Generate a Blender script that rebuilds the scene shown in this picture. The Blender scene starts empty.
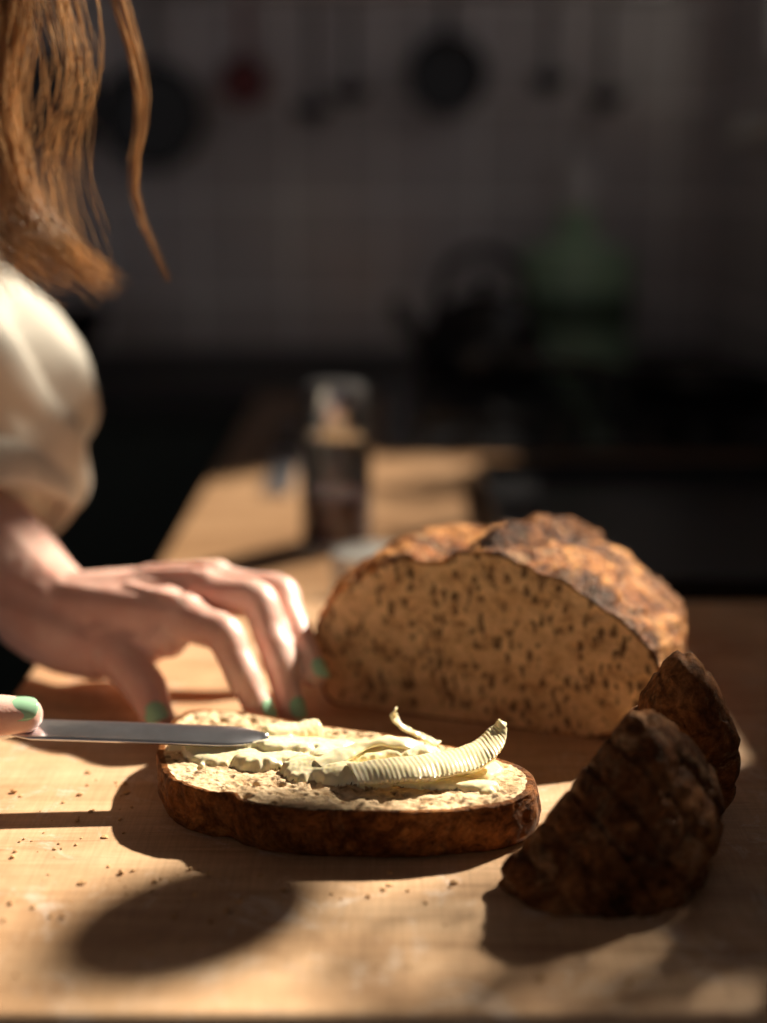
import bpy, bmesh, math, random
from mathutils import Vector, noise, Matrix
random.seed(7)
scene=bpy.context.scene
scene.view_settings.view_transform='Standard'
COL=scene.collection
V=Vector
# ------------------------------------------------------------------ materials
def newmat(name):
    m=bpy.data.materials.new(name); m.use_nodes=True
    nt=m.node_tree; b=nt.nodes['Principled BSDF']
    return m,nt,b
def node(nt,t,**k):
    n=nt.nodes.new(t)
    for a,v in k.items(): setattr(n,a,v)
    return n
def coords(nt,scale=(1,1,1),rot=(0,0,0),loc=(0,0,0)):
    tc=node(nt,'ShaderNodeTexCoord'); mp=node(nt,'ShaderNodeMapping')
    mp.inputs['Scale'].default_value=scale; mp.inputs['Rotation'].default_value=rot; mp.inputs['Location'].default_value=loc
    nt.links.new(tc.outputs['Object'],mp.inputs['Vector']); return mp.outputs['Vector']
def ntex(nt,vec,scale,detail=6,rough=.6,dist=0):
    n=node(nt,'ShaderNodeTexNoise'); n.inputs['Scale'].default_value=scale; n.inputs['Detail'].default_value=detail
    n.inputs['Roughness'].default_value=rough; n.inputs['Distortion'].default_value=dist
    nt.links.new(vec,n.inputs['Vector']); return n.outputs['Fac']
def ramp(nt,fac,stops):
    r=node(nt,'ShaderNodeValToRGB'); e=r.color_ramp.elements
    while len(e)<len(stops): e.new(.5)
    for i,(p,c) in enumerate(stops):
        e[i].position=p; e[i].color=(c[0],c[1],c[2],1)
    nt.links.new(fac,r.inputs['Fac']); return r.outputs['Color']
def mix(nt,fac,a,b,mode='MIX'):
    m=node(nt,'ShaderNodeMix',data_type='RGBA',blend_type=mode)
    for sock,val in ((m.inputs[0],fac),(m.inputs[6],a),(m.inputs[7],b)):
        if isinstance(val,(int,float)): sock.default_value=val
        elif isinstance(val,tuple): sock.default_value=(val[0],val[1],val[2],1)
        else: nt.links.new(val,sock)
    return m.outputs[2]
def math_(nt,op,a,b=0.0):
    m=node(nt,'ShaderNodeMath',operation=op)
    for s,v in ((m.inputs[0],a),(m.inputs[1],b)):
        if isinstance(v,(int,float)): s.default_value=v
        else: nt.links.new(v,s)
    return m.outputs[0]
def bump(nt,b,h,strength,dist=.001,prev=None):
    n=node(nt,'ShaderNodeBump'); n.inputs['Strength'].default_value=strength; n.inputs['Distance'].default_value=dist
    nt.links.new(h,n.inputs['Height'])
    if prev is not None: nt.links.new(prev,n.inputs['Normal'])
    nt.links.new(n.outputs['Normal'],b.inputs['Normal']); return n.outputs['Normal']
def plain(name,col,rough=.5,metal=0,noise_amt=.15,nscale=20,bumpv=0.05,**k):
    m,nt,b=newmat(name); v=coords(nt)
    f=ntex(nt,v,nscale)
    c=ramp(nt,f,[(.3,tuple(x*(1-noise_amt) for x in col)),(.7,tuple(min(1,x*(1+noise_amt)) for x in col))])
    nt.links.new(c,b.inputs['Base Color']); b.inputs['Roughness'].default_value=rough; b.inputs['Metallic'].default_value=metal
    if bumpv: bump(nt,b,ntex(nt,v,nscale*8),bumpv)
    for kk,vv in k.items(): b.inputs[kk.replace('_',' ')].default_value=vv
    return m
def wood(name,c1,c2,c3,rough=.45,gs=1.0,dust=0):
    m,nt,b=newmat(name)
    v=coords(nt,(1.6*gs,22*gs,22*gs)); f=ntex(nt,v,2.2,8,.62,.6)
    col=ramp(nt,f,[(.28,c1),(.5,c2),(.72,c3)])
    v2=coords(nt,(10,330,330),(0,0,.01)); f2=ntex(nt,v2,1.6,4,.6,.3)
    col=mix(nt,.28,col,ramp(nt,f2,[(.3,(.55,.53,.5)),(.7,(1.1,1.08,1.04))]),'MULTIPLY')
    v4=coords(nt,(560,30,20),(0,0,.03)); f4=ntex(nt,v4,1.0,5,.7,.4)
    col=mix(nt,.45,col,ramp(nt,f4,[(.32,(.66,.62,.58)),(.62,(1.06,1.06,1.06))]),'MULTIPLY')
    v3=coords(nt); f3=ntex(nt,v3,9,6,.65,.5)
    col=mix(nt,.8,col,ramp(nt,f3,[(.32,(.60,.50,.42)),(.55,(1.06,1.03,1.0))]),'MULTIPLY')
    if dust:
        f6=ntex(nt,v3,26,9,.8,.8)
        col=mix(nt,ramp(nt,f6,[(.54,(0,0,0)),(.70,(dust,dust,dust))]),col,(.86,.80,.72))
        v7=coords(nt,(14,300,20),(0,0,.5)); f7=ntex(nt,v7,1.3,2,.5)
        col=mix(nt,.7,col,ramp(nt,f7,[(.66,(1,1,1)),(.70,(.6,.52,.45)),(.74,(1,1,1))]),'MULTIPLY')
        v8=coords(nt,(10,260,20),(0,0,-.7)); f8=ntex(nt,v8,1.1,2,.5)
        col=mix(nt,.6,col,ramp(nt,f8,[(.66,(1,1,1)),(.69,(1.35,1.35,1.35)),(.72,(1,1,1))]),'MULTIPLY')
    nt.links.new(col,b.inputs['Base Color'])
    r=math_(nt,'MULTIPLY_ADD',f3,.3); r.node.inputs[2].default_value=rough-.12
    nt.links.new(r,b.inputs['Roughness'])
    n1=bump(nt,b,f2,.2,.0005); bump(nt,b,f4,.2,.0005,n1)
    return m
def crust(name,dark,mid,lite,lo=.3,hi=.72,flour=0.0,fs=26,blot=.7,big=0,spec=.14):
    m,nt,b=newmat(name); v=coords(nt)
    f=ntex(nt,v,fs,10,.72,.6)
    col=ramp(nt,f,[(lo,dark),((lo+hi)/2,mid),(hi,lite)])
    f2=ntex(nt,v,260,5,.7)
    col=mix(nt,.75,col,ramp(nt,f2,[(.33,(.3,.24,.2)),(.6,(1.2,1.12,1.05))]),'MULTIPLY')
    fb=ntex(nt,v,75,6,.7,1.5)
    col=mix(nt,blot,col,ramp(nt,fb,[(.40,(.20,.13,.09)),(.55,(1.1,1.1,1.1))]),'MULTIPLY')
    if flour:
        f3=ntex(nt,v,60,8,.8,1.2)
        col=mix(nt,ramp(nt,f3,[(.52,(0,0,0)),(.66,(flour,flour,flour))]),col,(.80,.53,.29))
    if big:
        fg=ntex(nt,v,17,4,.6,.8)
        col=mix(nt,big,col,ramp(nt,fg,[(.42,(.16,.10,.07)),(.54,(1.2,1.15,1.1))]),'MULTIPLY')
    nt.links.new(col,b.inputs['Base Color']); b.inputs['Roughness'].default_value=.5
    b.inputs['Specular IOR Level'].default_value=spec; b.inputs['Specular Tint'].default_value=(1,.7,.45,1)
    n=bump(nt,b,f,.8,.005); n=bump(nt,b,fb,.9,.003,n)
    vo=node(nt,'ShaderNodeTexVoronoi'); vo.inputs['Scale'].default_value=260; nt.links.new(v,vo.inputs['Vector'])
    n2=bump(nt,b,vo.outputs['Distance'],.4,.0012,n); bump(nt,b,f2,.8,.0014,n2)
    return m
def crumb(name,base,lite,seedcol,seedscale=260,rot=(0,.6,.3),stretch=(1,1,.5),thr=.38,sp=.5,soft=.12,pore=.6):
    m,nt,b=newmat(name); v=coords(nt)
    f=ntex(nt,v,65,8,.75)
    col=ramp(nt,f,[(.3,base),(.68,lite)])
    vo=node(nt,'ShaderNodeTexVoronoi'); vo.inputs['Scale'].default_value=300; nt.links.new(v,vo.inputs['Vector'])
    f5=ntex(nt,v,420,4,.7)
    por=ramp(nt,vo.outputs['Distance'],[(.08,(.6,.5,.4)),(.42,(1.05,1.05,1.05))])
    col=mix(nt,pore*.7,col,por,'MULTIPLY')
    f8=ntex(nt,v,130,5,.7,.6)
    col=mix(nt,pore,col,ramp(nt,f8,[(.36,(.5,.4,.3)),(.5,(1.05,1.05,1.05))]),'MULTIPLY')
    def seedlayer(col,scale,rot,thr,sp,loc):
        vs=coords(nt,stretch,rot,loc)
        nz=node(nt,'ShaderNodeTexNoise'); nz.inputs['Scale'].default_value=220; nt.links.new(vs,nz.inputs['Vector'])
        mx=mix(nt,.006,vs,nz.outputs['Color'],'ADD')
        v2=node(nt,'ShaderNodeTexVoronoi'); v2.inputs['Scale'].default_value=scale; nt.links.new(mx,v2.inputs['Vector'])
        near=ramp(nt,v2.outputs['Distance'],[(thr-soft,(.85,.85,.85)),(thr+soft,(0,0,0))])
        sep=node(nt,'ShaderNodeSeparateColor'); nt.links.new(v2.outputs['Color'],sep.inputs[0])
        pick=math_(nt,'LESS_THAN',sep.outputs[0],sp)
        return mix(nt,math_(nt,'MULTIPLY',near,pick),col,seedcol)
    col=seedlayer(col,seedscale,rot,thr,sp,(0,0,0))
    col=seedlayer(col,seedscale*.8,(rot[0]+.9,rot[1]+1.1,rot[2]),thr*.95,sp*.7,(.3,.2,.7))
    nt.links.new(col,b.inputs['Base Color']); b.inputs['Roughness'].default_value=.8; b.inputs['Specular IOR Level'].default_value=.2
    b.inputs['Subsurface Weight'].default_value=.08; b.inputs['Subsurface Radius'].default_value=(.01,.005,.003)
    n=bump(nt,b,vo.outputs['Distance'],.5,.001); n=bump(nt,b,f8,.8,.0022,n); bump(nt,b,f5,.4,.0008,n)
    return m
def tiles(name,axis):
    m,nt,b=newmat(name)
    tc=node(nt,'ShaderNodeTexCoord'); sx=node(nt,'ShaderNodeSeparateXYZ'); nt.links.new(tc.outputs['Object'],sx.inputs[0])
    cx=node(nt,'ShaderNodeCombineXYZ')
    nt.links.new(sx.outputs['X' if axis=='x' else 'Y'],cx.inputs[0])
    z=math_(nt,'ADD',sx.outputs['Z'],.105+1.77); nt.links.new(z,cx.inputs[1])
    br=node(nt,'ShaderNodeTexBrick',offset=0.0,squash=1.0)
    br.inputs['Scale'].default_value=1; br.inputs['Brick Width'].default_value=.177; br.inputs['Row Height'].default_value=.177
    br.inputs['Mortar Size'].default_value=.006; br.inputs['Mortar Smooth'].default_value=.3
    br.inputs['Color1'].default_value=(.60,.57,.595,1); br.inputs['Color2'].default_value=(.52,.495,.515,1); br.inputs['Mortar'].default_value=(.88,.85,.87,1)
    nt.links.new(cx.outputs[0],br.inputs['Vector'])
    nt.links.new(br.outputs['Color'],b.inputs['Base Color']); b.inputs['Roughness'].default_value=.22
    inv=math_(nt,'SUBTRACT',1.0,br.outputs['Fac']); bump(nt,b,inv,.5,.003)
    return m
M={}
M['board']=wood('beech_board',(.44,.265,.14),(.62,.405,.235),(.72,.51,.32),.46,1,.62)
M['counter']=wood('oiled_counter',(.20,.105,.05),(.31,.18,.09),(.42,.265,.15),.38)
M['crust']=crust('loaf_crust',(.05,.014,.004),(.32,.11,.026),(.74,.38,.13),.36,.60,.55,26,.75,.75)
M['crust_d']=crust('scored_crust',(.03,.010,.004),(.15,.050,.014),(.40,.17,.05),.36,.62,.1,34,.8,0,.08)
M['crust_s']=crust('slice_crust',(.09,.028,.008),(.30,.11,.03),(.50,.23,.075),.34,.7,.1)
M['crust_h']=crust('heel_crust',(.06,.021,.008),(.22,.082,.027),(.46,.21,.08),.36,.64,.35,26,.6)
M['crumb']=crumb('loaf_crumb',(.56,.34,.165),(.82,.57,.32),(.12,.065,.03),240,soft=.09)
M['crumb_s']=crumb('slice_crumb',(.58,.38,.20),(.88,.68,.43),(.15,.08,.035),220,(.5,1.3,.3),(1,1,.5),.32,.45,.09,.75)
M['tile_b']=tiles('white_tiles_back','x'); M['tile_r']=tiles('white_tiles_side','y')
M['plaster']=plain('plaster',(.5,.48,.46),.9)
M['floor']=wood('dark_floor',(.05,.03,.02),(.09,.055,.035),(.13,.08,.05),.5,.3)
M['black']=plain('black_enamel',(.007,.007,.008),.25)
M['blacktop']=plain('black_worktop',(.006,.006,.007),.5)
M['green_cab']=plain('green_cabinet',(.010,.022,.014),.5)
M['steel']=plain('steel',(.62,.62,.62),.25,1,.05,40,.02)
M['blade']=plain('knife_steel',(.74,.75,.80),.28,1,.12,60,.03)
M['red']=plain('red_enamel',(.22,.012,.015),.35)
M['white']=plain('white_ceramic',(.78,.78,.76),.2)
M['greenglass']=plain('green_glass',(.38,.58,.40),.2,0,.1,20,0)
M['label']=plain('bottle_label',(.10,.16,.11),.6)
M['grey']=plain('grey_cap',(.6,.6,.62),.4)
M['pepper']=plain('dark_jam',(.07,.012,.010),.5,0,.6,300,.8)
M['leaf']=plain('herb_leaf',(.05,.12,.03),.5)
M['terra']=plain('terracotta',(.4,.16,.08),.8)
M['frame']=plain('window_paint',(.7,.7,.68),.5)
M['nail']=plain('green_nail_varnish',(.38,.66,.42),.18,0,.03,20,0,Coat_Weight=.6)
M['crumbs']=plain('toast_crumbs',(.55,.32,.14),.7,0,.5,300,.3)
M['jeans']=plain('denim',(.05,.08,.14),.9,0,.3,200,.4)
M['shoe']=plain('shoe_leather',(.05,.03,.02),.5)
M['eye']=plain('eye_white',(.8,.8,.78),.2)
M['lip']=plain('lips',(.5,.18,.15),.4)
m,nt,b=newmat('clear_glass'); b.inputs['Transmission Weight'].default_value=1; b.inputs['Roughness'].default_value=.03; b.inputs['Base Color'].default_value=(.95,.97,.96,1)
v=coords(nt); bump(nt,b,ntex(nt,v,30),.02); M['glass']=m
m,nt,b=newmat('skin'); v=coords(nt)
f=ntex(nt,v,38,5,.6); c=ramp(nt,f,[(.3,(.70,.37,.29)),(.55,(.79,.50,.41)),(.75,(.85,.59,.49))])
nt.links.new(c,b.inputs['Base Color']); b.inputs['Roughness'].default_value=.42
b.inputs['Subsurface Weight'].default_value=.2; b.inputs['Subsurface Radius'].default_value=(.012,.005,.003); b.inputs['Subsurface Scale'].default_value=.5
vo=node(nt,'ShaderNodeTexVoronoi'); vo.inputs['Scale'].default_value=900; nt.links.new(v,vo.inputs['Vector'])
n=bump(nt,b,vo.outputs['Distance'],.12,.0005); bump(nt,b,ntex(nt,coords(nt,(1,1,1)),160,4),.35,.0009,n); M['skin']=m
m,nt,b=newmat('linen_shirt'); v=coords(nt)
f=ntex(nt,v,14,5,.6); c=ramp(nt,f,[(.3,(.50,.46,.38)),(.7,(.60,.56,.48))])
nt.links.new(c,b.inputs['Base Color']); b.inputs['Roughness'].default_value=.9; b.inputs['Sheen Weight'].default_value=.15
n=bump(nt,b,ntex(nt,coords(nt,(1,1,5)),300,2),.15,.0003); bump(nt,b,ntex(nt,coords(nt,(1,1,.5)),11,1,.4,1.0),.7,.010,n); M['shirt']=m
m,nt,b=newmat('auburn_hair'); v=coords(nt,(1,1,.15)); f=ntex(nt,v,260,3)
c=ramp(nt,f,[(.3,(.46,.27,.13)),(.7,(.90,.65,.38))]); nt.links.new(c,b.inputs['Base Color']); b.inputs['Roughness'].default_value=.30
tr=node(nt,'ShaderNodeBsdfTranslucent'); nt.links.new(c,tr.inputs[0]); mx=node(nt,'ShaderNodeMixShader'); mx.inputs[0].default_value=.5
nt.links.new(b.outputs[0],mx.inputs[1]); nt.links.new(tr.outputs[0],mx.inputs[2]); nt.links.new(mx.outputs[0],nt.nodes['Material Output'].inputs[0]); M['hair']=m
m,nt,b=newmat('butter'); v=coords(nt); f=ntex(nt,v,40,4)
c=ramp(nt,f,[(.3,(.96,.80,.46)),(.7,(.97,.87,.60))]); nt.links.new(c,b.inputs['Base Color']); b.inputs['Roughness'].default_value=.28
b.inputs['Subsurface Weight'].default_value=.3; b.inputs['Subsurface Radius'].default_value=(.006,.004,.0015)
bump(nt,b,ntex(nt,v,220,4),.25,.0008); M['butter']=m

# ------------------------------------------------------------------ mesh helpers
def obj_from(name,verts,faces,mats,midx=None,smooth=True,parent=None):
    me=bpy.data.meshes.new(name); me.from_pydata([tuple(p) for p in verts],[],faces); me.update()
    for mt in mats: me.materials.append(mt)
    if midx:
        for i,p in enumerate(me.polygons): p.material_index=midx[i]
    for p in me.polygons: p.use_smooth=smooth
    bm=bmesh.new(); bm.from_mesh(me); bmesh.ops.recalc_face_normals(bm,faces=bm.faces); bm.to_mesh(me); bm.free()
    o=bpy.data.objects.new(name,me); COL.objects.link(o)
    if parent: o.parent=parent
    return o
def empty(name):
    e=bpy.data.objects.new(name,None); e.empty_display_size=.05; COL.objects.link(e); return e
def boxes(name,bl,mat,bevel=0,parent=None,segs=3):
    vs=[];fs=[]
    for a,b in bl:
        k=len(vs); x0,y0,z0=a;x1,y1,z1=b
        vs+=[(x0,y0,z0),(x1,y0,z0),(x1,y1,z0),(x0,y1,z0),(x0,y0,z1),(x1,y0,z1),(x1,y1,z1),(x0,y1,z1)]
        fs+=[[k+i for i in f] for f in ((0,3,2,1),(4,5,6,7),(0,1,5,4),(1,2,6,5),(2,3,7,6),(3,0,4,7))]
    o=obj_from(name,vs,fs,[mat],None,False,parent)
    if bevel:
        md=o.modifiers.new('bevel','BEVEL'); md.width=bevel; md.segments=segs
    return o
def lathe(name,prof,loc,mat,parent=None,n=48,axis='z',mats=None):
    vs=[];fs=[]
    for r,z in prof:
        for i in range(n):
            a=2*math.pi*i/n
            p=(r*math.cos(a),r*math.sin(a),z) if axis=='z' else ((r*math.cos(a),z,r*math.sin(a)) if axis=='y' else (z,r*math.cos(a),r*math.sin(a)))
            vs.append(V(p)+V(loc))
    for j in range(len(prof)-1):
        for i in range(n):
            fs.append([j*n+i,j*n+(i+1)%n,(j+1)*n+(i+1)%n,(j+1)*n+i])
    o=obj_from(name,vs,fs,[mat],None,True,parent)
    md=o.modifiers.new('es','EDGE_SPLIT'); md.split_angle=math.radians(40)
    return o
def catmull(pts,closed,n):
    P=[V(p) for p in pts]; L=len(P); out=[]
    segs=L if closed else L-1
    for s in range(segs):
        if closed: a,b,c,d=P[(s-1)%L],P[s],P[(s+1)%L],P[(s+2)%L]
        else: a,b,c,d=P[max(s-1,0)],P[s],P[s+1],P[min(s+2,L-1)]
        for k in range(24):
            t=k/24
            out.append(.5*((2*b)+(c-a)*t+(2*a-5*b+4*c-d)*t*t+(3*b-a-3*c+d)*t**3))
    if closed: out.append(out[0].copy())
    else: out.append(P[-1])
    ln=[0]
    for i in range(1,len(out)): ln.append(ln[-1]+(out[i]-out[i-1]).length)
    res=[]; T=ln[-1]; j=0; m=n if closed else n-1
    for i in range(n):
        x=T*i/m
        while j<len(ln)-2 and ln[j+1]<x: j+=1
        f=(x-ln[j])/max(1e-9,ln[j+1]-ln[j]); res.append(out[j].lerp(out[j+1],min(1,max(0,f))))
    return res
def tube(name,pts,r,mat,parent=None,n=12,taper=None,count=40):
    P=catmull(pts,False,count); vs=[];fs=[]
    for i,p in enumerate(P):
        t=(P[min(i+1,count-1)]-P[max(i-1,0)]).normalized()
        a=t.orthogonal() if abs(t.z)>.95 else t.cross(V((0,0,1))); a.normalize(); b=t.cross(a)
        rr=r*(taper(i/(count-1)) if taper else 1)
        for k in range(n):
            an=2*math.pi*k/n; vs.append(p+a*math.cos(an)*rr+b*math.sin(an)*rr)
    for i in range(count-1):
        for k in range(n): fs.append([i*n+k,i*n+(k+1)%n,(i+1)*n+(k+1)%n,(i+1)*n+k])
    fs.append(list(range(n))[::-1]); fs.append([(count-1)*n+k for k in range(n)])
    return obj_from(name,vs,fs,[mat],None,True,parent)
def join(name,objs,parent=None):
    dg=bpy.context.evaluated_depsgraph_get()
    mats=[];vs=[];fs=[];mi=[];sm=[]
    for o in objs:
        me=bpy.data.meshes.new_from_object(o.evaluated_get(dg)); k=len(vs)
        vs+=[o.matrix_world@v.co for v in me.vertices]
        loc=[]
        for mt in me.materials:
            if mt not in mats: mats.append(mt)
            loc.append(mats.index(mt))
        for p in me.polygons:
            fs.append([k+i for i in p.vertices]); mi.append(loc[p.material_index] if loc else 0); sm.append(p.use_smooth)
    me=bpy.data.meshes.new(name); me.from_pydata([tuple(v) for v in vs],[],fs)
    for mt in mats: me.materials.append(mt)
    for i,p in enumerate(me.polygons): p.material_index=mi[i]; p.use_smooth=sm[i]
    me.update()
    for o in objs: bpy.data.objects.remove(o)
    o=bpy.data.objects.new(name,me); COL.objects.link(o)
    if parent: o.parent=parent
    return o
def organic(name,chains,vox,mat,smooth=6,parent=None,disp=None,extra=None):
    """chains: list of [(x,y,z,r),...]; spheres swept along each chain, fused to one skin"""
    base=bmesh.new(); bmesh.ops.create_icosphere(base,subdivisions=2,radius=1)
    bv=[v.co.copy() for v in base.verts]; bf=[[v.index for v in f.verts] for f in base.faces]; base.free()
    vs=[];fs=[]
    for ch in chains:
        P=[V(c) for c in ch]
        if len(P)==1: S=[P[0]]
        else:
            S=[]; Ls=len(P)
            for s in range(Ls-1):
                a,b,c,d=P[max(s-1,0)],P[s],P[s+1],P[min(s+2,Ls-1)]
                kk=max(2,int((V(c[:3])-V(b[:3])).length/(min(b[3],c[3])*.22)))
                for k in range(kk):
                    t=k/kk; q=.5*((2*b)+(c-a)*t+(2*a-5*b+4*c-d)*t*t+(3*b-a-3*c+d)*t**3); S.append(q)
            S.append(P[-1])
        for q in S:
            k=len(vs); c=V(q[:3]); r=q[3]
            vs+=[c+v*r for v in bv]; fs+=[[k+i for i in f] for f in bf]
    if extra:
        for c,sc,rotm in extra:
            k=len(vs); vs+=[V(c)+rotm@V((v.x*sc[0],v.y*sc[1],v.z*sc[2])) for v in bv]; fs+=[[k+i for i in f] for f in bf]
    o=obj_from(name,vs,fs,[mat],None,True)
    r=o.modifiers.new('r','REMESH'); r.mode='VOXEL'; r.voxel_size=vox; r.use_smooth_shade=True
    s=o.modifiers.new('s','SMOOTH'); s.factor=.5; s.iterations=smooth
    dg=bpy.context.evaluated_depsgraph_get()
    me=bpy.data.meshes.new_from_object(o.evaluated_get(dg)); bpy.data.objects.remove(o)
    me.name=name
    if disp:
        ns=[v.normal.copy() for v in me.vertices]
        for v,nn in zip(me.vertices,ns): v.co+=nn*disp(v.co,nn)
    me.materials.clear(); me.materials.append(mat)
    for p in me.polygons: p.use_smooth=True; p.material_index=0
    me.update()
    o=bpy.data.objects.new(name,me); COL.objects.link(o)
    if parent: o.parent=parent
    return o

def bread(name,outl,O,u,v,w,prof,c2,crustm,crumbm,cap0=True,cap1=True,n=220,ns=46,amp=.0016,floorclamp=True,crustfn=None,rim=.014,seed=0,K=44,hole=1.0,darkfn=None,darkm=None):
    O,u,v,w=V(O),V(u).normalized(),V(v).normalized(),V(w).normalized()
    out=catmull([(a,b,0) for a,b in outl],True,n)
    P=catmull([(s,sc,0) for s,sc in prof],False,ns)
    cx,cy=c2; vs=[];fs=[];mi=[];flag=[]
    def pos(x,y,s):
        if floorclamp and y<0: y=0
        return O+u*x+v*y+w*s
    for j,q in enumerate(P):
        s,sc=q.x,max(.02,q.y)
        for p in out:
            x=cx+(p.x-cx)*sc; y=cy+(p.y-cy)*sc
            w3=pos(x,y,s); rad=V((p.x-cx,p.y-cy)).normalized()
            a=noise.fractal(w3*38+V((seed,0,0)),.9,2.1,5)*amp*.7+noise.fractal(w3*120,.8,2.1,4)*amp*.5
            if crustfn: a+=crustfn(x,y,s)
            if (j==0 and cap0) or (j==len(P)-1 and cap1): a*=.6
            flag.append(darkfn(x,y,s,w3) if darkfn else False)
            x+=rad.x*a; y+=rad.y*a
            if floorclamp and p.y<.001: y=max(0,cy+(p.y-cy)*sc)
            vs.append(pos(x,y,s+ (a*.8 if (not cap1 and sc<.9 and s>.01) else 0)))
    for j in range(ns-1):
        for i in range(n):
            fs.append([j*n+i,j*n+(i+1)%n,(j+1)*n+(i+1)%n,(j+1)*n+i]); mi.append(2 if flag[j*n+i] else 0)
    def cap(ring0,crumby,sgn,sc_):
        base=[vs[ring0+i].copy() for i in range(n)]
        c=sum(base,V((0,0,0)))/n
        prev=[ring0+i for i in range(n)]
        for k in range(1,K):
            f=1-rim if k==1 else (1-rim)*(1-(k-1)/(K-1))
            cur=[]
            for i in range(n):
                p=c+(base[i]-c)*f
                if crumby:
                    d=noise.noise(p*160)*.0006+noise.fractal(p*60,1,2,3)*.0009+noise.noise(p*420)*.0004
                    pw=p+V((noise.noise(p*150),noise.noise(p*150+V((5,0,0))),noise.noise(p*150+V((0,5,0)))))*.002
                    d-=max(0,.32-noise.voronoi(pw*190)[0][0])*.006*hole
                    d-=max(0,.30-noise.voronoi(pw*85)[0][0])*.011*hole
                else: d=noise.noise(p*60)*amp
                p=p+w*sgn*d*min(1,(1-f)*14)
                cur.append(len(vs)); vs.append(p)
            for i in range(n):
                fs.append([prev[i],prev[(i+1)%n],cur[(i+1)%n],cur[i]]); mi.append(1 if (crumby and k>1) else 0)
            prev=cur
        vs.append(c); k=len(vs)-1
        for i in range(n): fs.append([prev[i],prev[(i+1)%n],k]); mi.append(1 if crumby else 0)
    cap(0,cap0,-1,1); cap((ns-1)*n,cap1,1,1)
    return obj_from(name,vs,fs,[crustm,crumbm]+([darkm] if darkm else []),mi,True)

# ------------------------------------------------------------------ room
WX=.62; YB=2.75
boxes('wall_back',[((-2.4,YB,-.93),(WX+.12,YB+.12,1.6))],M['tile_b'])
wy0,wy1,wz0,wz1=.80,2.38,.47,1.38
boxes('wall_right',[((WX,-1.6,-.93),(WX+.12,wy0,1.6)),((WX,wy1,-.93),(WX+.12,YB,1.6)),((WX,wy0,-.93),(WX+.12,wy1,wz0)),((WX,wy0,wz1),(WX+.12,wy1,1.6))],M['tile_r'])
boxes('wall_left',[((-2.52,-1.6,-.93),(-2.4,YB+.12,1.6))],M['plaster'])
boxes('floor',[((-2.52,-1.6,-1.0),(WX+.12,YB+.12,-.93))],M['floor'])
boxes('ceiling',[((-2.52,-1.6,1.6),(WX+.12,YB+.12,1.7))],M['plaster'])
fr=[]
x0,x1=WX+.04,WX+.085
fr+=[((x0,wy0,wz0),(x1,wy1,wz0+.03)),((x0,wy0,wz1-.03),(x1,wy1,wz1)),((x0,wy0,wz0),(x1,wy0+.03,wz1)),((x0,wy1-.03,wz0),(x1,wy1,wz1))]
for yy in (1.72,): fr.append(((x0,yy-.02,wz0+.03),(x1,yy+.02,wz1-.03)))
fr.append(((x0,wy0+.03,1.08),(x1,wy1-.03,1.11)))
boxes('window_1',fr,M['frame'],.003)
SZ=.36; SX=.56
boxes('trim_1',[((.505,.76,SZ-.02),(WX-.001,2.20,SZ))],M['frame'],.003)

# ------------------------------------------------------------------ counters
kc=empty('kitchen_counter')
boxes('worktop',[((-.19,.46,-.07),(WX-.002,2.15,-.03))],M['counter'],.004,kc)
boxes('cabinet_body',[((-.16,.49,-.83),(WX-.002,2.15,-.07)),((-.12,.53,-.93),(WX-.002,2.15,-.83))],M['green_cab'],.003,kc)
boxes('cabinet_doors',[((-.178,.50+i*.55,-.81),(-.16,1.03+i*.55,-.09)) for i in range(3)],M['green_cab'],.004,kc)
bc=empty('back_counter')
boxes('worktop',[((-2.3,2.152,-.07),(WX-.002,YB-.002,-.03))],M['blacktop'],.004,bc)
boxes('cabinet_body',[((-2.3,2.19,-.83),(-.2,YB-.002,-.07)),((-2.3,2.24,-.93),(-.2,YB-.002,-.83))],M['green_cab'],.003,bc)
boxes('cabinet_doors',[((-2.28+i*.52,2.172,-.81),(-1.78+i*.52,2.19,-.09)) for i in range(4)],M['green_cab'],.004,bc)
board=boxes('cutting_board',[((-.21,.440,-.03),(.42,.945,0))],M['board'],.004,None,4)

# ------------------------------------------------------------------ loaf
U=(.94,-.345,0); W=(.345,.94,0)
loaf_out=[(.010,0),(.05,0),(.10,0),(.150,0),(.172,.010),(.184,.028),(.1855,.043),(.1755,.058),(.160,.070),(.1436,.080),(.12,.089),(.100,.0935),(.088,.094),(.078,.091),(.070,.0855),(.060,.085),(.05,.0865),(.037,.082),(.015,.069),(.0,.050),(-.004,.034),(.0,.012)]
def loaf_fn(x,y,s):
    wob=.006*noise.noise(V((s*50,0,1)))
    e=math.exp(-((x-.090-.25*s+wob)/.007)**2)*.006*min(1,s/.012)
    g=-math.exp(-((x-.068-.25*s+wob)/.010)**2)*.008*min(1,s/.01)
    g2=-math.exp(-((s-.05-.25*(x-.1)+.004*noise.noise(V((x*60,2,2))))/.004)**2)*.0035 if x>.10 else 0
    g3=-math.exp(-((s-.095-.25*(x-.1))/.005)**2)*.0035 if x>.08 else 0
    return (e+g+g2+g3) if y>.05 else 0
def loaf_dark(x,y,s,p):
    q=x-.084-.25*s+.022*noise.fractal(p*80,1,2,5)
    return y>.05 and s>.003 and -.010<q<.026
bread('bread_loaf',loaf_out,(-.035,.745,0),U,(0,0,1),W,[(0,1),(.003,1.012),(.02,1.045),(.05,1.045),(.08,1.01),(.11,.93),(.135,.70),(.150,.42),(.156,.1)],(.092,0),M['crust'],M['crumb'],True,False,420,150,.0042,True,loaf_fn,.018,hole=.8,darkfn=loaf_dark,darkm=M['crust_d'])

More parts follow.
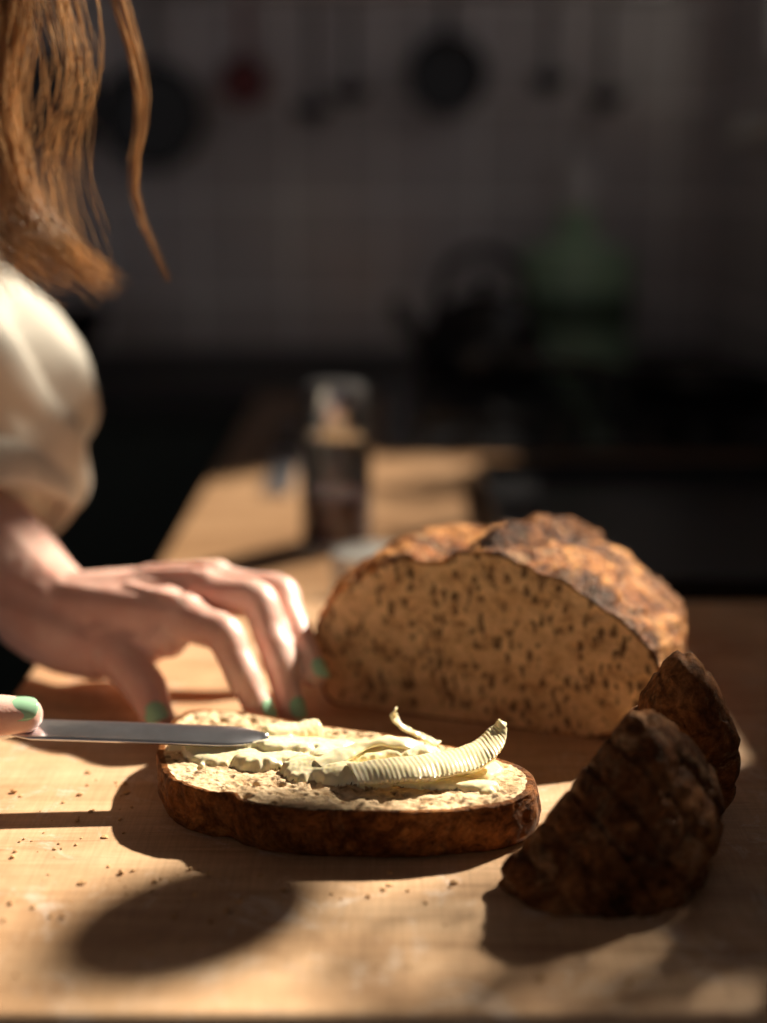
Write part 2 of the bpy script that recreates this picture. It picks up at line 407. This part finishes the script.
# ------------------------------------------------------------------ slice
sl=[(-.100,.674),(-.077,.675),(-.041,.660),(-.002,.646),(.031,.629),(.058,.610),(.068,.593),(.064,.574),(.050,.564),(.0197,.5575),(-.0184,.5575),(-.0485,.5620),(-.061,.568),(-.0675,.5755),(-.079,.5785),(-.0945,.590),(-.1035,.613),(-.107,.645)]
bread('bread_slice',sl,(0,0,0),(1,0,0),(0,1,0),(0,0,1),[(0.0005,.975),(.004,1.0),(.010,1.012),(.017,1.008),(.022,.995)],(-.018,.617),M['crust_s'],M['crumb_s'],True,True,420,34,.0021,False,rim=.038,K=90)

# ------------------------------------------------------------------ heels
h1=[(.004,0),(.04,0),(.070,0),(.084,0),(.094,.012),(.098,.030),(.093,.045),(.082,.058),(.070,.0680),(.061,.0735),(.055,.0705),(.040,.0520),(.022,.0300),(.004,.011),(.0,.003)]
def heel_fn(x,y,s):
    k=(x*.8+y*.6)
    return -.0018*max(0,math.sin(k*430+noise.noise(V((x*40,y*40,0)))*1.5))**3-.0016*max(0,math.sin((y*.8-x*.6)*330+1))**6
bread('bread_heel',h1,(.046,.5345,0),(.966,.257,0),(0,0,1),(.257,-.966,0),[(0,.98),(.0025,1.0),(.009,.975),(.018,.90),(.027,.77),(.034,.58),(.038,.34),(.040,.05)],(.050,0),M['crust_h'],M['crumb'],True,False,320,90,.0017,True,heel_fn,seed=3)
h2=[(.028,0),(.045,0),(.064,0),(.074,.007),(.080,.026),(.078,.045),(.071,.062),(.061,.076),(.054,.0795),(.046,.074),(.038,.061),(.030,.044),(.024,.02)]
bread('bread_heel',h2,(.078,.588,0),(.985,-.06,0),(0,0,1),(.06,.985,0),[(0,.92),(.003,.98),(.010,1.01),(.020,.98),(.028,.88),(.034,.6),(.036,.2)],(.052,0),M['crust_h'],M['crumb'],False,False,260,50,.0024,True,heel_fn,seed=9)

# ------------------------------------------------------------------ butter
strokes=[((-.090,.630),(-.024,.622),.0115,.0050,1),((-.083,.617),(-.045,.618),.010,.0035,2),((-.060,.611),(-.030,.611),.009,.0038,3),((-.038,.600),(-.012,.590),.010,.0055,4),((-.024,.609),(.016,.614),.011,.0062,5),((-.052,.636),(-.034,.643),.006,.0060,6),((-.01,.590),(.045,.583),.006,.0022,7),((.02,.602),(.048,.600),.008,.002,8)]
def hgt(x,y):
    best=-.003
    for (ax,ay),(bx,by),w_,h_,sd_ in strokes:
        dx,dy=bx-ax,by-ay; L2=dx*dx+dy*dy; tt=((x-ax)*dx+(y-ay)*dy)/L2; t=max(0,min(1,tt))
        d=math.hypot(x-ax-dx*t,y-ay-dy*t)
        if d>w_*2.2: continue
        ww=w_*max(.45,1+.5*noise.noise(V((x*100,y*100,sd_*9.1)))+.25*noise.noise(V((x*300,y*300,sd_*3.3))))
        q=min(2,d/ww)
        cr=((x-ax)*dy-(y-ay)*dx)/math.sqrt(L2)/w_
        tilt=.35*max(-1,min(1,cr))*(1 if sd_%2 else -1)
        v_=h_*(1-q**5)*(1+.30*noise.noise(V((x*70,y*130,5+sd_*7)))+tilt+.05*noise.noise(V((x*500,y*500,1))))
        best=max(best,v_)
    return min(best,.009)
vs=[];idx={};fs=[]
nx,ny=330,170
for i in range(nx):
    for j in range(ny):
        x=-.108+i*.00052; y=.572+j*.00052; h=hgt(x,y)
        if h>-.0016: idx[(i,j)]=len(vs); vs.append((x,y,.0222+h))
for (i,j) in list(idx):
    q=[(i,j),(i+1,j),(i+1,j+1),(i,j+1)]
    if all(k in idx for k in q): fs.append([idx[k] for k in q])
b1=obj_from('smear',vs,fs,[M['butter']])
def ribbon(name,path,width,ribs,ribamp,arch,thick,side=None,widthf=None,nl=300,nw=24):
    P=catmull(path,False,nl); vs=[];fs=[]
    for i,p in enumerate(P):
        t=(P[min(i+1,nl-1)]-P[max(i-1,0)]).normalized(); s=(V(side) if side else t.cross(V((0,0,1)))).normalized(); nn=s.cross(t).normalized()
        if nn.z<0: nn=-nn
        f=i/(nl-1); wf=widthf(f) if widthf else 1
        for k in range(nw):
            c=-1+2*k/(nw-1)
            r=ribamp*math.sin(f*ribs*2*math.pi+c*.6+1.5*noise.noise(V((f*9,c,0))))*(.5+.5*noise.noise(V((f*12,c*2,7)))+.3)
            ww=width*wf*(1+.08*noise.noise(V((f*14,c,3))))
            vs.append(p+s*c*ww*.5+nn*((1-abs(c)**2.6)*arch+r+.0007*noise.noise(V((f*8,c*1.5,2)))))
    for i in range(nl-1):
        for k in range(nw-1): fs.append([i*nw+k,i*nw+k+1,(i+1)*nw+k+1,(i+1)*nw+k])
    o=obj_from(name,vs,fs,[M['butter']]); md=o.modifiers.new('s','SOLIDIFY'); md.thickness=thick; md.offset=-1; return o
b2=ribbon('curl',[(-.014,.5835,.0280),(.005,.584,.0300),(.022,.588,.0300),(.036,.595,.0300),(.046,.602,.0320),(.0525,.609,.0360),(.0550,.612,.0400)],.0190,36,.00013,.0028,.004,side=(.30,-.95,-.1),widthf=lambda f:(.95+.12*math.sin(f*3))*(1 if f<.9 else 1-(f-.9)*5))
b3=ribbon('shaving',[(.026,.627,.024),(.017,.631,.027),(.009,.634,.030),(.005,.637,.034),(.006,.637,.038)],.006,8,.0001,.0006,.0008,widthf=lambda f:1-.4*f,nl=60,nw=8)
b4=ribbon('ridge',[(-.030,.596,.026),(-.014,.606,.0295),(.002,.613,.031),(.018,.615,.027)],.013,5,.0002,.002,.002,widthf=lambda f:.8+.3*math.sin(f*9),nl=90,nw=14)
join('butter',[b1,b2,b3,b4])

# ------------------------------------------------------------------ crumbs on board
vs=[];fs=[]
def crumb_at(x,y,r):
    bm=bmesh.new(); bmesh.ops.create_icosphere(bm,subdivisions=1,radius=r)
    k=len(vs); sx,sy,sz=random.uniform(.7,1.5),random.uniform(.7,1.3),random.uniform(.35,.8); a=random.random()*6
    for v_ in bm.verts:
        p=v_.co*(1+.35*noise.noise(v_.co/r*1.3+V((x*900,y*900,0)))); q=V((p.x*sx,p.y*sy,p.z*sz)); q=Matrix.Rotation(a,3,'Z')@q
        vs.append((x+q.x,y+q.y,max(0.0001,r*sz*.8+q.z)))
    for f in bm.faces: fs.append([k+v_.index for v_ in f.verts])
    bm.free()
for i in range(260):
    g=random.random()
    if g<.45: x,y=random.gauss(-.11,.035),random.gauss(.575,.04)
    elif g<.7: x,y=random.gauss(-.03,.07),random.gauss(.535,.02)
    else: x,y=random.uniform(-.19,.2),random.uniform(.46,.68)
    if x<-.2 or y<.445 or (-.115<x<.078 and .548<y<.69) or (x>.04 and .48<y<.72): continue
    crumb_at(x,y,abs(random.gauss(.0002,.0006))+.0003)
obj_from('bread_crumbs',vs,fs,[M['crumbs']],None,False)

# ------------------------------------------------------------------ woman
woman=empty('woman')
Wr=(-.185,.785,.0430)
idx_=[(-.107,.735,.052,.0130),(-.084,.713,.050,.0108),(-.072,.698,.031,.0096),(-.063,.687,.0165,.0080)]
mid_=[(-.099,.757,.060,.0132),(-.068,.738,.061,.0110),(-.055,.715,.036,.0098),(-.0480,.698,.0140,.0082)]
rin_=[(-.095,.777,.059,.0124),(-.058,.762,.0585,.0105),(-.0475,.738,.043,.0094),(-.0370,.716,.0275,.0080)]
lit_=[(-.103,.797,.047,.0112),(-.078,.795,.046,.0090),(-.068,.782,.031,.0082),(-.064,.771,.014,.0072)]
thu_=[(-.165,.767,.033,.018),(-.142,.739,.028,.0148),(-.1255,.712,.0195,.0118),(-.1165,.6915,.0110,.0090)]
def fing(f):
    out=[f[0]]
    for a,b_ in zip(f[:-1],f[1:]):
        m_=[(p+q)/2 for p,q in zip(a,b_)]; m_[3]*=.93
        out.append(tuple(m_)); out.append(b_)
    return out
def palm(w,fs_,r0=.021,th=None):
    ch=[]
    for k,f in enumerate(fs_):
        a=V(w); m_=a.lerp(V(f[0][:3]),.5)
        ch.append([(a.x,a.y,a.z,r0),(m_.x,m_.y,m_.z,.0175),(f[0][0],f[0][1],f[0][2]-.001,.0135)])
        ch.append([(m_.x,m_.y,m_.z-.012,.015),(f[0][0]-.010,f[0][1],f[0][2]-.010,.0125)])
        ch.append(fing(f))
    for k in range(3):
        a,b_=V(fs_[k][0][:3]),V(fs_[k+1][0][:3]); c=(a+b_)/2
        ch.append([(c.x-.016,c.y,c.z-.002,.0135),(c.x+.004,c.y-.002,c.z-.007,.0095)])
    return ch
lh=palm(Wr,[idx_,mid_,rin_,lit_])
lh.append([(Wr[0]+.003,Wr[1]-.004,Wr[2]-.005,.022),thu_[0]]); lh.append(fing(thu_))
lh.append([(-.205,.795,.036,.024),(-.185,.775,.031,.023),(-.160,.757,.027,.018)])
lh.append([(-.142,.741,.030,.014),(-.122,.742,.040,.012)])
lh.append([(-.150,.755,.035,.017),(-.125,.748,.043,.015)])
lh.append([(-.325,.925,.078,.045),(-.285,.895,.068,.043),(-.245,.855,.058,.038),(-.212,.815,.049,.029),(Wr[0],Wr[1],Wr[2],.0225)])
for f in (idx_,mid_,rin_): 
    a=V(Wr); b_=V(f[0][:3]); q=a.lerp(b_,.55)
    lh.append([(q.x,q.y,q.z+.0150,.0035),(b_.x-.006,b_.y,b_.z+.0105,.0042)])
    lh.append([(b_.x,b_.y,b_.z+.0030,.0118)])
def skin_disp(p,nn): return noise.noise(p*120)*.00025
organic('left_hand_and_forearm',lh,.0014,M['skin'],4,woman,skin_disp)
KY=.622
DX=.016
ri=[(-.235,.640,.052,.0115),(-.205,.643,.040,.0095),(-.203,.628,.024,.0085),(-.212,.614,.022,.0075)]
rm=[(-.252,.645,.050,.0118),(-.225,.648,.036,.0097),(-.222,.632,.019,.0087),(-.230,.617,.018,.0076)]
rr=[(-.268,.646,.048,.0112),(-.243,.649,.034,.0093),(-.240,.634,.017,.0084),(-.247,.620,.017,.0074)]
rl=[(-.283,.643,.045,.0100),(-.262,.646,.033,.0083),(-.259,.634,.018,.0075),(-.264,.622,.018,.0066)]
ri,rm,rr,rl=[[(x+DX*.3,y,z,r) for x,y,z,r in f] for f in (ri,rm,rr,rl)]
RW=(-.325,.585,.066)
rh=[]
for f in (ri,rm,rr,rl):
    f0=V(f[0][:3]); mm=V(RW).lerp(f0,.5)
    rh.append([(RW[0],RW[1],RW[2],.021),(mm.x,mm.y,mm.z+.002,.0165),(f0.x,f0.y,f0.z,.0122)])
    rh.append(fing(f))
rh.append([(RW[0]+.01,RW[1]+.003,RW[2]-.008,.019),(-.265,.600,.050,.0165),(-.222,.607,.043,.0130),(-.190,.615,.0425,.0112),(-.166,.620,.0410,.0088)])
rh.append([(RW[0],RW[1],RW[2],.022),(-.345,.565,.078,.026),(-.385,.53,.105,.034),(-.43,.49,.14,.039)])
organic('right_hand_and_forearm',rh,.0018,M['skin'],5,woman,skin_disp)
def nail(tip,dirn,nrm,w=.0052,l=.0115,lift=.0069):
    d=V(dirn).normalized(); n_=V(nrm); n_=(n_-d*n_.dot(d)).normalized(); s=d.cross(n_).normalized()
    vs=[];fs=[]; A,B=13,15
    for j in range(B):
        y=-1+2*j/(B-1)
        wy=math.sqrt(max(0.02,1-abs(y)**3.2))
        for i in range(A):
            x=-1+2*i/(A-1)
            p=V(tip)+d*(y*l*.5+.002)+s*(x*w*wy)+n_*(lift-abs(x*wy)**2*w*.50-.0014*max(0,y)**2)
            vs.append(p)
    for j in range(B-1):
        for i in range(A-1): fs.append([j*A+i,j*A+i+1,(j+1)*A+i+1,(j+1)*A+i])
    o=obj_from('nail',vs,fs,[M['nail']]); md=o.modifiers.new('s','SOLIDIFY'); md.thickness=.0008; md.offset=0; return o
def fdir(f): return V(f[-1][:3])-V(f[-2][:3])
nl=[nail(rin_[-1][:3],fdir(rin_),(.70,-.45,.65),.0055,.0125,lift=.0077),nail(mid_[-1][:3],fdir(mid_),(.70,-.7,.4),lift=.0079),nail(idx_[-1][:3],fdir(idx_),(.75,-.3,.5),lift=.0077),
    nail(lit_[-1][:3],fdir(lit_),(.9,-.1,.4),.004,.009,.0068),nail(thu_[-1][:3],fdir(thu_),(-.1,-.55,.8),.0060,.013,.0086),
    nail((-.170,.6195,.0412),(1,.2,-.06),(0,-.62,.78),.0064,.0165,.0087),
    nail(ri[-1][:3],fdir(ri),(0,-.3,-.9)),nail(rm[-1][:3],fdir(rm),(0,-.3,-.9)),nail(rr[-1][:3],fdir(rr),(0,-.3,-.9)),nail(rl[-1][:3],fdir(rl),(0,-.3,-.9),.004,.009,.006)]
join('fingernails',nl,woman)
def fold(p,nn):
    a=noise.noise(V((p.x*9,p.y*9,p.z*16)))*.012
    b_=abs(noise.noise(V((p.x*14+p.z*14,p.y*14,p.z*8))))*.030
    return a+b_-.008
sh=[
 [(-.60,.70,-.06,.155),(-.57,.70,.08,.145),(-.53,.70,.22,.15),(-.47,.70,.33,.13)],
 [(-.60,.78,-.06,.12),(-.56,.79,.12,.125),(-.50,.80,.28,.12)],[(-.60,.62,-.06,.12),(-.56,.61,.12,.125),(-.50,.60,.28,.12)],
 [(-.40,.55,.34,.075),(-.45,.70,.375,.09),(-.38,.86,.35,.082)],
 [(-.375,.87,.345,.080),(-.338,.895,.265,.074),(-.300,.91,.185,.077),(-.264,.925,.128,.076)],
 [(-.41,.54,.335,.075),(-.45,.50,.24,.068),(-.455,.475,.17,.066)],
]
organic('shirt',sh,.005,M['shirt'],6,woman,fold)
def ring(c,ax,R,r,name):
    ax=V(ax).normalized(); a=ax.orthogonal().normalized(); b_=ax.cross(a); N=72; K=14; vs=[];fs=[]
    for i in range(N):
        th=2*math.pi*i/N; rad=a*math.cos(th)+b_*math.sin(th)
        RR=R*(1+.05*math.sin(th*3+1)+.03*math.sin(th*7))
        for k in range(K):
            ph=2*math.pi*k/K
            vs.append(V(c)+rad*(RR+r*.55*math.cos(ph))+ax*(r*1.6*math.sin(ph)*(1+.15*math.sin(th*2))+.004*math.sin(th*2+.6)))
    for i in range(N):
        for k in range(K): fs.append([i*K+k,((i+1)%N)*K+k,((i+1)%N)*K+(k+1)%K,i*K+(k+1)%K])
    return obj_from(name,vs,fs,[M['shirt']],None,True,woman)
ring((-.270,.892,.072),(.42,-.45,-.75),.064,.012,'left_cuff')
ring((-.435,.488,.135),(.6,.45,-.5),.052,.012,'right_cuff')
organic('trousers',[[(-.60,.70,-.06,.14),(-.60,.70,-.12,.15)],[(-.60,.79,-.10,.105),(-.58,.79,-.45,.075),(-.60,.79,-.86,.055)],[(-.60,.61,-.10,.105),(-.58,.61,-.45,.075),(-.60,.61,-.86,.055)]],.008,M['jeans'],4,woman)
for nm,yy in (('left_shoe',.79),('right_shoe',.61)):
    organic(nm,[[(-.63,yy,-.885,.042),(-.56,yy,-.888,.04),(-.47,yy,-.897,.032)]],.006,M['shoe'],3,woman)
HC=V((-.315,.715,.565)); F=V((.72,-.03,-.69)).normalized(); S=V((0,1,0)); S=(S-F*S.dot(F)).normalized(); Up=F.cross(S)*-1
if Up.z<0: Up=-Up
def hp(f,s,u_): q=HC+F*f+S*s+Up*u_; return (q.x,q.y,q.z)
R3=Matrix((F,S,Up)).transposed()
ext=[(hp(0,0,.02),(.095,.074,.098),R3),(hp(.03,0,-.045),(.062,.058,.065),R3),(hp(.062,0,-.085),(.024,.026,.02),R3)]
ch=[[hp(.082,0,.02)+(.008,),hp(.100,0,-.02)+(.011,),hp(.098,.0,-.024)+(.012,)],[hp(.084,.012,-.052)+(.009,),hp(.084,-.012,-.052)+(.009,)],
    [(-.46,.705,.40,.058),hp(-.03,0,-.06)+(.052,)],[hp(0,.075,.005)+(.014,),hp(-.006,.08,-.015)+(.012,)],[hp(0,-.075,.005)+(.014,),hp(-.006,-.08,-.015)+(.012,)],
    [hp(.082,.03,.03)+(.01,),hp(.082,-.03,.03)+(.01,)]]
organic('head',ch,.004,M['skin'],4,woman,None,ext)
for nm,s_ in (('left_eye',.03),('right_eye',-.03)):
    organic(nm,[[hp(.080,s_,.008)+(.0115,)]],.0015,M['eye'],1,woman)
organic('lips',[[hp(.093,.018,-.053)+(.004,),hp(.096,0,-.051)+(.0055,),hp(.093,-.018,-.053)+(.004,)]],.0012,M['lip'],2,woman)
vs=[];fs=[]
def strand(path,r,n=5,count=26):
    P=catmull(path,False,count); k0=len(vs)
    for i,p in enumerate(P):
        t=(P[min(i+1,count-1)]-P[max(i-1,0)]).normalized(); a=t.orthogonal().normalized(); b_=t.cross(a)
        rr=r*(1-.8*(i/(count-1))**3)
        for k in range(n):
            an=2*math.pi*k/n; vs.append(p+a*math.cos(an)*rr+b_*math.sin(an)*rr)
    for i in range(count-1):
        for k in range(n): fs.append([k0+i*n+k,k0+i*n+(k+1)%n,k0+(i+1)*n+(k+1)%n,k0+(i+1)*n+k])
def lock(path,cnt,sp0,sp1,r=.0006,wav=.004):
    for q in range(cnt):
        o0=V((random.gauss(0,sp0),random.gauss(0,sp0),0)); o1=V((random.gauss(0,sp1),random.gauss(0,sp1),random.gauss(0,sp1*.8)))
        om=V((random.gauss(0,1),random.gauss(0,1),0))*(sp0+sp1)*.25
        ph=random.random()*6; P=[]
        for i,p in enumerate(path):
            f=i/(len(path)-1); P.append(V(p)+o0*(1-f)+o1*f+om*math.sin(f*math.pi)+V((math.sin(ph+f*6),math.cos(ph+f*5),0))*wav*f*(1-f)*2)
        strand(P,r*random.uniform(.6,1.3))
rt=hp(.03,.05,.085); rt2=hp(.05,.03,.09)
lock([rt,hp(.085,.08,.04),(-.204,.77,.42),(-.194,.765,.37),(-.200,.76,.322),(-.186,.755,.268),(-.146,.75,.230)],180,.010,.006,.00038)
lock([rt,hp(.07,.085,.03),(-.22,.78,.42),(-.210,.77,.37),(-.212,.765,.322),(-.204,.76,.27),(-.192,.755,.235)],170,.013,.010,.00038,.010)
lock([rt,hp(.08,.085,.03),(-.215,.77,.42),(-.204,.77,.37),(-.216,.76,.31),(-.205,.755,.262),(-.168,.75,.237)],170,.013,.009,.00038,.010)
lock([rt2,hp(.12,.06,.03),(-.150,.755,.43),(-.1323,.75,.37),(-.1221,.75,.322),(-.1282,.75,.277),(-.1119,.75,.2315)],22,.003,.0013,.0004,.003)
lock([rt2,hp(.11,.06,.03),(-.178,.76,.43),(-.165,.755,.37),(-.160,.75,.33),(-.172,.75,.29),(-.164,.75,.25)],40,.012,.010,.0004,.010)
lock([rt2,hp(.11,-.06,.03),(-.205,.66,.44),(-.22,.66,.38),(-.24,.66,.34)],120,.010,.010,.0006,.006)
for q in range(1500):
    a=random.uniform(-math.pi,math.pi); side=math.sin(a); fw=math.cos(a)
    if fw>.75: continue
    P=[hp(.02,0.0,.122)]
    for k in range(1,6):
        e=k/5*1.75
        P.append(hp(.102*math.sin(e)*fw-.004,.084*math.sin(e)*side,.022+.104*math.cos(e)))
    dn=V(P[-1]); P.append(tuple(dn+V((-.01,side*.01,-.06)))); P.append(tuple(dn+V((-.03+random.gauss(0,.01),side*.02,-.12))))
    P=[V(p)+V((random.gauss(0,.003),random.gauss(0,.003),random.gauss(0,.003))) for p in P]
    strand(P,.0014,4,14)
obj_from('hair',vs,fs,[M['hair']],None,True,woman)

# ------------------------------------------------------------------ butter knife
kn=empty('table_knife')
vs=[];fs=[]
N=60; A=9
for i in range(N):
    f=i/(N-1); x=-.172+f*.118
    wd=.0088*(1-max(0,(f-.80)/.2)**2.2*.95)*(.55+.45*min(1,f/.08)) ; cy=KY+ .002*math.sin(f*2)+.004*max(0,f-.8)
    z=.0335-f*.0055
    for k in range(A):
        c=-1+2*k/(A-1); vs.append((x,cy+c*wd,z+.0007*(1-c*c)+c*.0012))
for i in range(N-1):
    for k in range(A-1): fs.append([i*A+k,i*A+k+1,(i+1)*A+k+1,(i+1)*A+k])
o=obj_from('blade',vs,fs,[M['blade']],None,True,kn); md=o.modifiers.new('s','SOLIDIFY'); md.thickness=.0012; md.offset=0
tube('handle',[(-.168,KY,.0335),(-.19,KY,.033),(-.23,KY,.034),(-.275,KY,.036)],.0062,M['steel'],kn,16,lambda f:.5+.5*min(1,f*5))

# ------------------------------------------------------------------ background props
pg=empty('jam_jar'); L=(-.042,1.22,-.03)
lathe('glass_body',[(0,.001),(.029,.001),(.031,.004),(.031,.095),(.025,.104),(.023,.106),(.023,.100),(.028,.092),(.028,.006),(0,.006)],L,M['glass'],pg)
lathe('jam',[(0,.0065),(.0276,.0065),(.0276,.047),(.018,.049),(0,.048)],L,M['pepper'],pg)
lathe('lid',[(0,.104),(.026,.104),(.0275,.108),(.0275,.135),(.024,.143),(0,.144)],L,M['steel'],pg)
rk=lathe('ramekin',[(0,0),(.026,0),(.028,.003),(.031,.048),(.030,.051),(.0275,.049),(.025,.008),(0,.006)],(-.008,1.0,-.03),M['white'])
ck=empty('kitchen_knife')
boxes('blade',[((-.126,1.42,-.0295),(-.124+.028,1.66,-.0275))],M['blade'],.0005,ck)
boxes('handle',[((-.128,1.66,-.0298),(-.104,1.80,-.012))],M['black'],.005,ck)
boxes('baking_tray',[((.10,1.03,-.0298),(.52,1.50,-.024)),((.10,1.03,-.024),(.106,1.50,-.008)),((.514,1.03,-.024),(.52,1.50,-.008)),((.106,1.03,-.024),(.514,1.036,-.008)),((.106,1.494,-.024),(.514,1.50,-.008))],M['black'],.002)
hob=empty('gas_hob')
boxes('plate',[((.0,1.64,-.0298),(.54,2.14,-.018))],M['black'],.004,hob)
gr=[]
for cx,cy in ((.14,1.78),(.14,2.02),(.40,1.78),(.40,2.02)):
    gr+=[((cx-.10,cy-.004,-.0),(cx+.10,cy+.004,.01)),((cx-.004,cy-.10,-.0),(cx+.004,cy+.10,.01)),((cx-.10,cy-.10,0),(cx+.10,cy-.092,.01)),((cx-.10,cy+.092,0),(cx+.10,cy+.10,.01)),((cx-.10,cy-.10,0),(cx-.092,cy+.10,.01)),((cx+.092,cy-.10,0),(cx+.10,cy+.10,.01))]
    for sx in (-.096,.096):
        for sy in (-.096,.096): gr.append(((cx+sx-.005,cy+sy-.005,-.018),(cx+sx+.005,cy+sy+.005,0)))
    lathe('burner',[(0,-.018),(.045,-.018),(.045,-.008),(.03,-.004),(0,-.004)],(cx,cy,0),M['black'],hob)
boxes('grates',gr,M['black'],.001,hob)
for i in range(4): lathe('knob_%d'%(i+1),[(0,-.018),(.014,-.018),(.013,-.006),(0,-.005)],(.1+i*.11,1.66,0),M['black'],hob,24)
kt=empty('kettle'); K0=(.14,2.02,.0105)
lathe('body',[(0,0),(.085,0),(.092,.012),(.09,.05),(.07,.095),(.035,.115),(.03,.118),(0,.120)],K0,M['black'],kt)
lathe('knob',[(.006,.118),(.008,.126),(.013,.132),(.010,.142),(0,.144)],K0,M['black'],kt,24)
tube('spout',[(.06,2.02,.06),(.03,2.02,.09),(.015,2.02,.12)],.014,M['black'],kt,14,lambda f:1.2-.5*f)
tube('handle',[(.075,2.02,.10),(.09,2.02,.165),(.14,2.02,.19),(.19,2.02,.165),(.205,2.02,.10)],.007,M['black'],kt)
fp=empty('frying_pan'); P0=(.40,1.78,.0105)
lathe('pan',[(0,0),(.085,0),(.105,.035),(.108,.036),(.088,.003),(0,.003)],P0,M['black'],fp)
tube('handle',[(.31,1.80,.043),(.25,1.815,.055),(.15,1.84,.06)],.009,M['black'],fp)
bt=empty('olive_oil_bottle'); B0=(.326,2.45,-.03)
lathe('bottle',[(0,0),(.092,0),(.098,.006),(.098,.185),(.090,.203),(.055,.214),(.034,.222),(.030,.235),(.030,.27),(0,.27)],B0,M['greenglass'],bt)
lathe('cap',[(0,.27),(.036,.27),(.036,.335),(.033,.34),(0,.34)],B0,M['grey'],bt)
lathe('label',[(.0986,.07),(.0988,.13)],B0,M['label'],bt)
ru=empty('utensil_rail')
tube('rail',[(-1.3,2.69,.62),(-.4,2.69,.62),(.56,2.69,.62)],.008,M['steel'],ru)
for i,xx in enumerate((-1.2,-.35,.5)): boxes('bracket_%d'%(i+1),[((xx-.01,2.69,.61),(xx+.01,2.75,.63))],M['steel'],0,ru)
def hang(nm,x,zc,r,depth,mat,lz=None):
    e=empty(nm)
    lathe('pan',[(0,depth*.5),(r*.9,depth*.5),(r,-depth*.5),(r*.97,-depth*.5),(r*.87,depth*.42),(0,depth*.42)],(x,2.69-depth*.1,zc),mat,e,40,'y')
    tube('handle',[(x,2.68,zc+r*.9),(x,2.685,min(zc+r+.06,.58)),(x,2.69,.609)],.007,mat,e)
hang('hanging_frying_pan',-.42,.40,.095,.04,M['black'])
hang('hanging_red_pan',-.25,.46,.045,.05,M['red'])
hang('hanging_saucepan',.113,.47,.072,.09,M['black'])
hang('hanging_skillet',-.60,.42,.085,.04,M['black'])
def ladle(x,z):
    e=empty('hanging_ladle'); lathe('bowl',[(0,-.03),(.02,-.026),(.034,-.01),(.038,0),(.036,0),(.03,-.01),(0,-.026)],(x,2.66,z),M['black'],e,24)
    tube('handle',[(x,2.69,z),(x,2.69,z+.1),(x,2.69,.608)],.005,M['black'],e)
for x,z in ((-.13,.42),(-.06,.45),(.30,.47),(.40,.44)): ladle(x,z)
lathe('mixing_bowl',[(0,0),(.05,0),(.09,.06),(.11,.10),(.107,.10),(.085,.06),(0,.006)],(-.58,2.45,-.03),M['black'])
def shade_herb(y,h,r,cnt):  # unseen sill pots, added to throw dappled shade on heels, board and counter
    x=SX; z0=SZ+.0005
    e=empty('added_shade_herb')
    lathe('pot',[(0,0),(r*.7,0),(r,.07),(r*1.08,.07),(r*1.08,.085),(r*.9,.085),(r*.9,.075),(0,.07)],(x,y,z0),M['terra'],e,32)
    vs=[];fs=[]
    for i in range(cnt):
        a=random.random()*6.28; rr=random.random()**.5*r*1.8; z=z0+.09+random.random()*h
        c=V((x-.004+math.cos(a)*rr*.4,y+math.sin(a)*rr,z)); d=V((random.gauss(0,.5),random.gauss(0,1),random.gauss(0,.8))).normalized(); s=d.orthogonal().normalized(); l=random.uniform(.012,.021)
        k=len(vs); nn=d.cross(s)*l*.2
        vs+= [c-d*l,c-d*l*.3+s*l*.5+nn,c+d*l*.4+s*l*.4+nn,c+d*l,c+d*l*.4-s*l*.4+nn,c-d*l*.3-s*l*.5+nn]; fs.append([k,k+1,k+2,k+3,k+4,k+5])
    obj_from('leaves',vs,fs,[M['leaf']],None,False,e)
    for i in range(9):
        a=i*.7; tube('stem_%d'%(i+1),[(x,y,z0+.07),(x+math.cos(a)*r*.3,y+math.sin(a)*r,z0+.08+h*.8)],.0015,M['leaf'],e,6,None,8)
shade_herb(.812,.14,.034,150); shade_herb(.900,.17,.040,250); shade_herb(.992,.17,.034,190)
shade_herb(1.56,.13,.038,120); shade_herb(1.74,.14,.042,140); shade_herb(1.94,.13,.04,120)
ho=empty('added_shadow_ball')  # unseen ball added by the window to cast the oval shadow on the board
lathe('ball',[(.044*math.sin(math.pi*i/20)+.0001,-.044*math.cos(math.pi*i/20)) for i in range(21)],(.562,1.124,.700),M['terra'],ho,32)
tube('cord',[(.562,1.124,.743),(.562,1.124,1.1),(.562,1.124,1.599)],.0012,M['black'],ho,6,None,6)

for o in list(COL.objects):
    if o.parent is None: o.location.z+=.93

# ------------------------------------------------------------------ light
sd=bpy.data.lights.new('sun','SUN'); sd.energy=11.5; sd.angle=math.radians(1.6); sd.color=(1,.89,.73)
so=bpy.data.objects.new('sun',sd); COL.objects.link(so); so.location=(3,3,4)
so.rotation_euler=V((-.62,-.60,-.68)).to_track_quat('-Z','Y').to_euler()
wd=bpy.data.worlds.new('world'); scene.world=wd; wd.use_nodes=True
bg=wd.node_tree.nodes['Background']; bg.inputs[0].default_value=(1,.94,.98,1); bg.inputs[1].default_value=.165

cam=bpy.data.cameras.new('camera'); co=bpy.data.objects.new('camera',cam); COL.objects.link(co)
co.location=(0,0,.281+.93); co.rotation_euler=(math.radians(77),0,0)
cam.sensor_fit='VERTICAL'; cam.sensor_height=36; cam.sensor_width=24; cam.lens=50
cam.dof.use_dof=True; cam.dof.focus_distance=.635; cam.dof.aperture_fstop=2.3; cam.clip_start=.02
scene.camera=co
